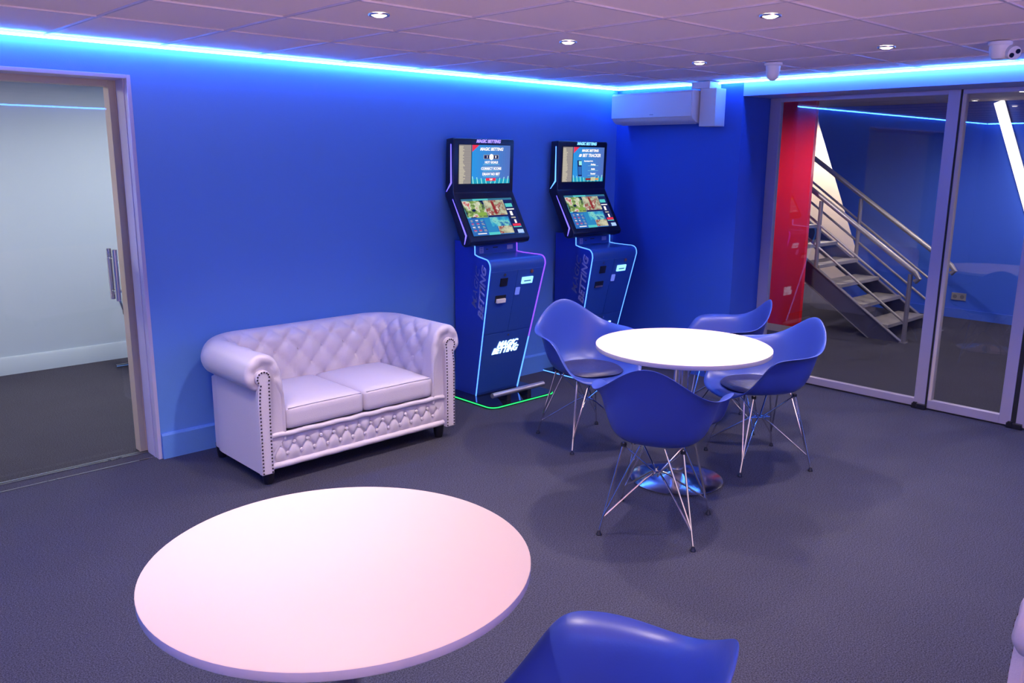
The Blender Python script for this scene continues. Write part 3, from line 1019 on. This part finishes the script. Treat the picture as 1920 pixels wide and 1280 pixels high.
# ------------------------------------------------------------------ betting terminals
def scr(name, col, s=1.0):
    return emit('screen_'+name, col, s)
def screen_photo(name, cols, scale):
    if 'screen_'+name in MATS: return MATS['screen_'+name]
    m = emit('screen_'+name, cols[0], 1.0)
    nt = m.node_tree
    e = [n for n in nt.nodes if n.type == 'EMISSION'][0]
    tc = nt.nodes.new('ShaderNodeTexCoord'); no = nt.nodes.new('ShaderNodeTexNoise'); rp = nt.nodes.new('ShaderNodeValToRGB')
    no.inputs['Scale'].default_value = scale; no.inputs['Detail'].default_value = 3
    rp.color_ramp.interpolation = 'LINEAR'
    rp.color_ramp.elements[0].position = .38; rp.color_ramp.elements[0].color = (*cols[0], 1)
    rp.color_ramp.elements[1].position = .50; rp.color_ramp.elements[1].color = (*cols[1], 1)
    for k, c in enumerate(cols[2:]):
        el = rp.color_ramp.elements.new(.60+.08*k); el.color = (*c, 1)
    nt.links.new(tc.outputs['Object'], no.inputs['Vector']); nt.links.new(no.outputs['Fac'], rp.inputs['Fac']); nt.links.new(rp.outputs['Color'], e.inputs[0])
    return m
def kiosk(x, label, variant):
    t = thing('betting_terminal', label, 'betting terminal', (x, 0, 0), 0, 'blue betting terminals')
    cy = emit('edge_cyan', (0.08, 0.25, 1.0), 2.7)
    vi = emit('edge_violet', (0.20, 0.06, 1.0), 2.2)
    bv = emit('edge_blue_violet', (0.12, 0.09, 1.0), 3.4)
    gr = emit('edge_green', (0.03, 0.85, 0.22), 1.3)
    # --- base plate
    mb = MB()
    r = .06
    pts = [(-.31, -.03), (-.31, -.56+r)]
    for k in range(7):
        a = PI+PI/2*k/6
        pts.append((-.31+r+r*math.cos(a), -.56+r+r*math.sin(a)))
    for k in range(7):
        a = 1.5*PI+PI/2*k/6
        pts.append((.31-r+r*math.cos(a), -.56+r+r*math.sin(a)))
    pts += [(.31, -.56+r), (.31, -.03)]
    mb.prism(pts, .004, .022, 'z')
    mb.build('base_plate', M_GLOSSBLK, t, sharp=40)
    mb = MB()
    mb.tube([(p[0]*1.004, p[1]-.001, .012) for p in pts], .0045, 8)
    mb.build('base_edge_light', gr if variant == 0 else cy, t)
    # --- body
    def hw(y, z):
        s = max(0, min(1, (-y-.25)/.21))
        return .196+.062*s
    prof = [(-.03, .022), (-.262, .022), (-.478, .955)]
    for k in range(1, 7):
        a = PI+.12-(PI/2+.10)*k/6
        prof.append((-.43+.047*math.cos(a), .968+.047*math.sin(a)))
    prof += [(-.30, 1.022), (-.25, 1.030), (-.247, 1.115), (-.03, 1.115)]
    mb = MB()
    A = [mb.bm.verts.new((-hw(y, z), y, z)) for y, z in prof]
    B = [mb.bm.verts.new((hw(y, z), y, z)) for y, z in prof]
    n = len(prof)
    mb.mi = 1
    # sides triangulated about a back anchor so that they stay true while the front flares
    for L, flip in ((A, 1), (B, 0)):
        c = mb.bm.verts.new(((-1 if flip else 1)*.196, -.14, .55))
        for i in range(n):
            tri = [c, L[i], L[(i+1) % n]]
            mb._f(tri[::-1] if flip else tri)
    mb.mi = 0
    for i in range(n):
        mb._f([A[i], B[i], B[(i+1) % n], A[(i+1) % n]])
    mb.build('body', [M_KBLUE, M_KSIDE], t, sharp=25)
    # --- edge lights following the profile
    for sx in (-1, 1):
        path = [(y, z) for y, z in prof[1:-1]]
        P3 = [(sx*(hw(y, z)+.004), y-.003, z+.001) for y, z in path]
        if variant == 0 and sx == 1:
            # the right strip turns from violet above to cyan below
            k = .42
            m = tuple(P3[0][i]+(P3[1][i]-P3[0][i])*k for i in range(3))
            mb = MB(); mb.tube([P3[0], m], .0052, 8); mb.build('edge_light', cy, t)
            mb = MB(); mb.tube([m]+P3[1:], .0045, 8); mb.build('edge_light', vi, t)
        else:
            mb = MB(); mb.tube(P3, .0042 if sx < 0 else .0034, 8); mb.build('edge_light', cy, t)
    # --- front panel fittings: u across 0..1, v up 0..1
    def FP(u, v, off=.0):
        y = -.262-.216*v; z = .022+.933*v
        w = hw(y, z)
        nd = Vector((0, -.974, -.226))
        return Vector((-w+2*w*u, y, z))+nd*off
    exv = Vector((1, 0, 0)); eyv = Vector((0, -.2255, .9742))
    def plate(u0, u1, v0, v1, off, name, m, parent=t):
        mb = MB()
        a, b, c, d = FP(u0, v0, 0), FP(u1, v0, 0), FP(u1, v1, 0), FP(u0, v1, 0)
        nd = Vector((0, -.974, -.226))*off
        V0 = [mb.bm.verts.new(p-nd*.2) for p in (a, b, c, d)]
        V1 = [mb.bm.verts.new(p+nd) for p in (a, b, c, d)]
        mb._f(V1); mb._f(V0[::-1])
        for i in range(4): mb._f([V0[i], V0[(i+1) % 4], V1[(i+1) % 4], V1[i]])
        return mb.build(name, m, parent, sharp=None)
    dl = plate(.02, .495, .50, .975, .004, 'upper_left_door', M_KBLUE)
    dr = plate(.505, .98, .50, .975, .004, 'upper_right_door', M_KBLUE)
    dd = plate(.02, .98, .015, .490, .004, 'lower_door', M_KBLUE)
    plate(.205, .33, .865, .925, .010, 'scanner_window', M_BLACK, dl)
    plate(.15, .34, .745, .795, .009, 'ticket_slot', M_BLACK, dl)
    if variant == 0:
        plate(.165, .325, .742, .770, .022, 'ticket', M_PAPER, dl)
    else:
        plate(.165, .325, .748, .760, .014, 'ticket', mat('slot_metal', (.4, .3, .35), .3, metal=.7), dl)
    plate(.60, .80, .865, .915, .012, 'note_acceptor', emit('note_light', (.25, .62, 1.0), 1.9), dr)
    plate(.635, .765, .882, .890, .0125, 'note_slot', M_KBLUE, dr)
    plate(.515, .585, .785, .84, .012, 'card_reader', emit('reader_light', (.16, .22, .95), .9), dr)
    def lock(u, v, rr, m, par, nm):
        mb = MB(); c = FP(u, v, .003); mb.tube([c, FP(u, v, .010)], rr, 14)
        mb.build(nm, m, par)
    lock(.265, .95, .010, M_SATIN, dl, 'lock')
    lock(.765, .955, .013, mat('copper_lock', (.6, .25, .2), .3, metal=.8), dr, 'lock')
    lock(.52, .468, .008, M_CHROME, dd, 'lock')
    mb = MB()
    g = emit('logo_glow', (.45, .72, 1.0), 2.4)
    add_text(mb, 'MAGIC', .060, frame_mtx(FP(.53, .395, .007), exv, eyv), shear=.35, offset=.0028, extrude=.0015)
    add_text(mb, 'BETTING', .060, frame_mtx(FP(.50, .345, .007), exv, eyv), shear=.35, offset=.0028, extrude=.0015)
    mb.build('lit_logo', g, dd, sharp=None, recalc=False)
    # lettering up both sides
    def side_x(y, z):
        cy_, cz_ = -.14, .55
        for i in range(n):
            (y1, z1), (y2, z2) = prof[i], prof[(i+1) % n]
            d = (y1-cy_)*(z2-cz_)-(y2-cy_)*(z1-cz_)
            if abs(d) < 1e-9: continue
            a_ = ((y-cy_)*(z2-cz_)-(y2-cy_)*(z-cz_))/d
            b_ = ((y1-cy_)*(z-cz_)-(y-cy_)*(z1-cz_))/d
            if a_ >= -1e-6 and b_ >= -1e-6 and a_+b_ <= 1.0001:
                return .196+a_*(hw(y1, z1)-.196)+b_*(hw(y2, z2)-.196)
        return .258
    for sx in (-1, 1):
        mb = MB()
        for s, yy in (('MAGIC', -.285), ('BETTING', -.375)):
            z = .80 if s == 'MAGIC' else .775
            w = .196+.062*max(0, (-yy-.25)/.21)
            if sx < 0:
                m = frame_mtx((-w-.004, yy, z), (0, .12, 1), (-.05, 1, -.12)) if False else frame_mtx((-w-.004, yy, z), (0, -.16, 1), (0, 1, .16))
            else:
                m = frame_mtx((w+.004, yy, z), (0, -.16, 1), (0, -1, -.16))
            add_text(mb, s, .088, m, shear=.30, offset=.002, extrude=.0015, spacing=1.05)
        for v in mb.bm.verts:
            v.co.x = sx*(side_x(v.co.y, v.co.z) + (.006 if (v.co.x-sx*w)*sx > .004 else .001))
        mb.build('side_lettering', M_KTEXT, t, sharp=None, recalc=False)
    # neck details
    mb = MB(); mb.box(-.155, -.150, -.2505, -.246, 1.036, 1.080); mb.box(-.125, -.120, -.2505, -.246, 1.036, 1.080)
    for k in range(4): mb.box(-.150, -.125, -.2505, -.246, 1.036+.012*k, 1.042+.012*k)
    mb.build('neck_label', M_KTEXT, t, sharp=None)
    mb = MB(); mb.box(.105, .160, -.2505, -.246, 1.050, 1.080)
    mb.build('neck_badge', mat('neck_badge_grey', (.35, .36, .6), .5), t, sharp=None)
    mb = MB(); mb.box(-.03, .015, -.2505, -.246, 1.066, 1.074)
    mb.build('neck_port', M_BLACK, t, sharp=None)
    mb = MB(); mb.box(-.095, -.075, -.2505, -.246, 1.058, 1.064)
    mb.build('neck_switch', M_BLACK, t, sharp=None)
    # --- foot rail
    mb = MB(); mb.tube([(-.25, -.49, .078), (.25, -.49, .078)], .0185, 18)
    fr = mb.build('foot_rail', mat('brushed_rail', (.72, .68, .70), .3, metal=.85), t)
    for xx in (-.10, .10):
        mb = MB(); mb.prism([(-.50, .022), (-.40, .022), (-.475, .075), (-.50, .070)], xx-.018, xx+.018, 'x')
        mb.build('rail_bracket', M_BLACK, fr, sharp=None)
    # --- head housing
    HW = .28
    hp = [(-.13, 1.800), (-.122, 1.817), (-.045, 1.812), (-.028, 1.43), (-.205, 1.095), (-.235, 1.084), (-.292, 1.100), (-.304, 1.127), (-.118, 1.447)]
    mb = MB(); mb.prism(hp, -HW, HW, 'x')
    hd = mb.build('head_housing', M_BLACK, t, sharp=30, bevel=.006)
    # side light lines on the head
    for sx in (-1, 1):
        X = sx*(HW+.001)
        mb = MB(); mb.tube([(X, -.098, 1.775), (X, -.098, 1.515), (X, -.045, 1.455)], [.003, .006, .002], 8)
        mb.build('side_light', bv if variant == 0 else emit('side_blue', (.07, .22, 1), 4), hd)
        mb = MB(); mb.tube([(X, -.112, 1.405), (X, -.255, 1.165), (X, -.237, 1.105)], [.002, .006, .002], 8)
        mb.build('side_light', bv, hd)
    mb = MB()
    add_text(mb, 'MAGIC BETTING', .030, frame_mtx((.03, -.1335, 1.797), (1, 0, 0), (0, 0, 1)), shear=.3, offset=.0012, extrude=.001)
    mb.build('head_logo', emit('head_logo_%d' % variant, (.30, .22, 1) if variant == 0 else (.18, .5, 1), 1.9), hd, sharp=None, recalc=False)
    # --- upper screen: u 0..1, v 0..1
    X0, X1, Z0, Z1 = -.235, .235, 1.508, 1.772
    front_top = Vector((0, -.130, 1.80)); front_kn = Vector((0, -.118, 1.447))
    fd = (front_top-front_kn).normalized(); fn_ = Vector((0, -1, 0)); fn_ = (fn_-fd*fn_.dot(fd)).normalized()
    def U(u, v, off=.0015):
        z = Z0+(Z1-Z0)*v
        y = front_kn.y+(front_top.y-front_kn.y)*(z-front_kn.z)/(front_top.z-front_kn.z)
        return Vector((X0+(X1-X0)*u, y, z))+fn_*off
    def quads(Pf, lst, name, par, off0=.0015):
        mats = []
        mb = MB()
        for q, it in enumerate(lst):
            u0, v0, u1, v1, m = it[:5]
            if m not in mats: mats.append(m)
            mb.mi = mats.index(m)
            o = off0+.00012*q
            sk = it[5] if len(it) > 5 else 0
            mb.quad(Pf(u0, v0, o), Pf(u1, v0, o), Pf(u1+sk, v1, o), Pf(u0+sk, v1, o))
        return mb.build(name, mats, par, sharp=None, recalc=False)
    def txt(Pf, par, items, name, m, ex, ey):
        mb = MB()
        for (s, u, v, size, sh) in items:
            add_text(mb, s, size, frame_mtx(Pf(u, v, .0145), ex, ey), shear=sh, offset=.0012, extrude=.0003)
        return mb.build(name, m, par, sharp=None, recalc=False)
    panel = MB()
    P = [U(-.01, -.015, 0), U(1.01, -.015, 0), U(1.01, 1.015, 0), U(-.01, 1.015, 0)]
    Q = [p+fn_*.0012 for p in P]
    a = [panel.bm.verts.new(p) for p in P]; b = [panel.bm.verts.new(p) for p in Q]
    panel._f(b); panel._f(a[::-1])
    for i in range(4): panel._f([a[i], a[(i+1) % 4], b[(i+1) % 4], b[i]])
    us = panel.build('upper_screen', M_GLOSSBLK, t, sharp=None)
    pale = scr('pale', (.55, .50, .40)); grey = scr('grey', (.30, .27, .27)); lgrey = scr('lightgrey', (.45, .42, .38))
    white = scr('white', (1, .95, .95), 1.1); red = scr('red', (.85, .04, .10)); teal = scr('teal', (.10, .62, .62)); ltl = scr('light_teal', (.35, .9, .85))
    navy = scr('navy', (.012, .02, .12)); mblue = scr('mid_blue', (.03, .15, .50)); cream = scr('cream', (.60, .62, .40)); grass = scr('grass', (.25, .42, .08)); dkred = scr('dark_red', (.28, .03, .04)); orange = scr('orange', (.75, .35, .12))
    lst = [(0, 0, .235, 1, grey)]
    for k in range(26):
        v = .965-k*.037
        wv = random.uniform(.07, .12)
        lst.append((0, v-.030, wv, v, pale))
        lst.append((wv+.01, v-.012, .22, v-.006, lgrey))
    for k in range(16):
        f = k/15; lst.append((.235+.0478*k, 0, .235+.0478*(k+1), 1, scr('grad%d' % k, (.03+.06*f, .31-.13*f, .80-.24*f))))
    lst.append((.235, 0, 1, .12, scr('deep_teal', (.02, .36, .55))))
    for k in range(9):
        u = .26+.085*k; hgt = .10+.09*abs(k-4)/4
        lst.append((u, 0, u+.016, hgt, ltl, -.02 if k < 4 else .02))
    gl = quads(U, lst, 'screen_graphics', us)
    # red corner ribbon
    mb = MB(); o = .0108
    mb._f([mb.bm.verts.new(U(.235, 1, o)), mb.bm.verts.new(U(.235, .82, o)), mb.bm.verts.new(U(.37, 1, o))])
    mb.build('screen_ribbon', red, us, sharp=None, recalc=False)
    ex = (1, 0, 0)
    if variant == 0:
        txt(U, us, [('MAGIC BETTING', .61, .895, .029, .25), ('HOT GOALS', .61, .555, .022, 0), ('CORRECT SCORE', .61, .39, .024, 0), ('DRAW NO BET', .61, .245, .024, 0)], 'screen_text', white, ex, fd)
        quads(U, [(.46, .64, .76, .75, lgrey), (.47, .65, .58, .74, navy), (.64, .65, .75, .74, navy)] + [(.45, .50, .78, .507, ltl), (.44, .452, .79, .459, lgrey), (.45, .33, .78, .337, ltl), (.44, .30, .79, .305, lgrey), (.45, .18, .78, .187, ltl), (.51, .07, .71, .145, red)], 'screen_banner', us, .0112)
        mb = MB(); c = U(.61, .695, .0135); mb._f([mb.bm.verts.new(c+Vector((1, 0, 0))*.021*math.cos(2*PI*k/16)+fd*.021*math.sin(2*PI*k/16)) for k in range(16)])
        mb.build('screen_ball', white, us, sharp=None, recalc=False)
        txt(U, us, [('1', .525, .695, .020, 0), ('0', .695, .695, .020, 0), ('PLAY', .61, .107, .012, 0)], 'screen_digits', white, ex, fd)
    else:
        txt(U, us, [('MAGIC BETTING', .63, .90, .026, .25), ('BET TRACKER', .67, .76, .034, .2), ('Easy track your bets in', .60, .60, .011, 0), ('Desktop', .72, .50, .016, .2), ('Mobile', .72, .365, .016, .2), ('Terminal', .72, .23, .016, .2)], 'screen_text', white, ex, fd)
        quads(U, [(.36, .72, .42, .80, white, .02), (.36, .16, .46, .62, navy, -.03), (.375, .48, .445, .60, ltl, -.01), (.37, .20, .45, .44, mblue, -.015), (.60, .46, .86, .466, ltl), (.60, .32, .86, .326, ltl), (.60, .18, .86, .186, ltl), (.55, .04, .68, .10, dkred), (.68, .02, .78, .13, cream), (.79, .04, .88, .10, orange)], 'screen_banner', us, .0112)
    # --- lower touch screen
    kn = Vector((0, -.118, 1.447)); bt = Vector((0, -.304, 1.127))
    ld = (kn-bt); LL = ld.length; ldn = ld.normalized(); ln = Vector((0, -1, 0)); ln = (ln-ldn*ln.dot(ldn)).normalized()
    def D(u, v, off=.0015):
        c = bt+ldn*(LL*(.105+.76*v))
        return Vector((-.238+.476*u, c.y, c.z))+ln*off
    panel = MB()
    P = [D(-.01, -.015, 0), D(1.01, -.015, 0), D(1.01, 1.015, 0), D(-.01, 1.015, 0)]
    Q = [p+ln*.0012 for p in P]
    a = [panel.bm.verts.new(p) for p in P]; b = [panel.bm.verts.new(p) for p in Q]
    panel._f(b); panel._f(a[::-1])
    for i in range(4): panel._f([a[i], a[(i+1) % 4], b[(i+1) % 4], b[i]])
    ls = panel.build('touch_screen', M_GLOSSBLK, t, sharp=None)
    lst = [(0, 0, 1, 1, mblue), (0, .95, 1, 1, scr('bar', (.04, .18, .30))), (.22, .955, .52, .995, teal),
           (0, .48, .40, .94, navy), (.18, .48, .40, .80, grass), (.16, .50, .38, .56, cream), (.20, .60, .27, .90, cream), (.30, .62, .345, .80, white), (.06, .72, .13, .90, dkred), (0, .48, .07, .72, teal),
           (.41, .48, .80, .94, cream), (.54, .54, .60, .92, dkred, -.01), (.50, .50, .72, .62, orange, .01), (.66, .60, .70, .78, dkred), (.41, .48, .80, .53, navy),
           (.80, 0, 1, .94, navy), (.82, .74, .96, .84, teal), (.82, .66, .97, .69, white), (.86, .50, .91, .62, white), (.85, .42, .94, .46, lgrey), (.89, .28, .93, .38, white), (.83, .20, .99, .265, red), (.83, .165, .99, .19, teal),
           (.41, .22, .78, .47, scr('swim', (.04, .32, .62))), (.62, .25, .78, .46, teal), (.52, .02, .80, .22, cream), (.58, .03, .62, .21, navy), (.72, .05, .78, .19, dkred),
           (.30, 0, .52, .07, teal), (.30, .07, .50, .46, scr('calm', (.03, .25, .55))), (.88, 0, 1.0, .10, scr('ice', (.45, .65, 1.0)))]
    pa = screen_photo('match', ((.01, .015, .08), (.22, .36, .08), (.75, .75, .65), (.55, .08, .10)), 20)
    pb = screen_photo('race', ((.62, .60, .42), (.40, .42, .30), (.30, .03, .04), (.75, .72, .60)), 18)
    pc = screen_photo('pool', ((.03, .22, .52), (.05, .40, .62), (.25, .70, .60), (.03, .16, .42)), 14)
    lst += [(0, .50, .40, .94, pa), (.41, .53, .80, .94, pb), (.41, .22, .78, .47, pc), (.52, .02, .80, .22, pb), (.56, .56, .61, .90, dkred, -.015), (.22, .52, .39, .62, grass), (.24, .62, .28, .86, cream)]
    random.seed(3)
    for r_ in range(4):
        for c_ in range(3):
            u = .03+.095*c_; v = .40-.09*r_
            lst.append((u, v, u+random.uniform(.035, .06), v+.018, random.choice((white, lgrey, lgrey, red) if c_ < 2 else (lgrey, teal))))
            lst.append((u, v-.03, u+random.uniform(.03, .06), v-.015, lgrey))
    lst.append((.08, .03, .25, .055, white))
    quads(D, lst, 'touch_graphics', ls, .0015)
    return t
kiosk(4.00, 'left betting terminal with two lit screens and a green edged base, beside the white sofa', 0)
kiosk(5.03, 'right betting terminal with two lit screens, near the far corner behind the shell chair', 1)
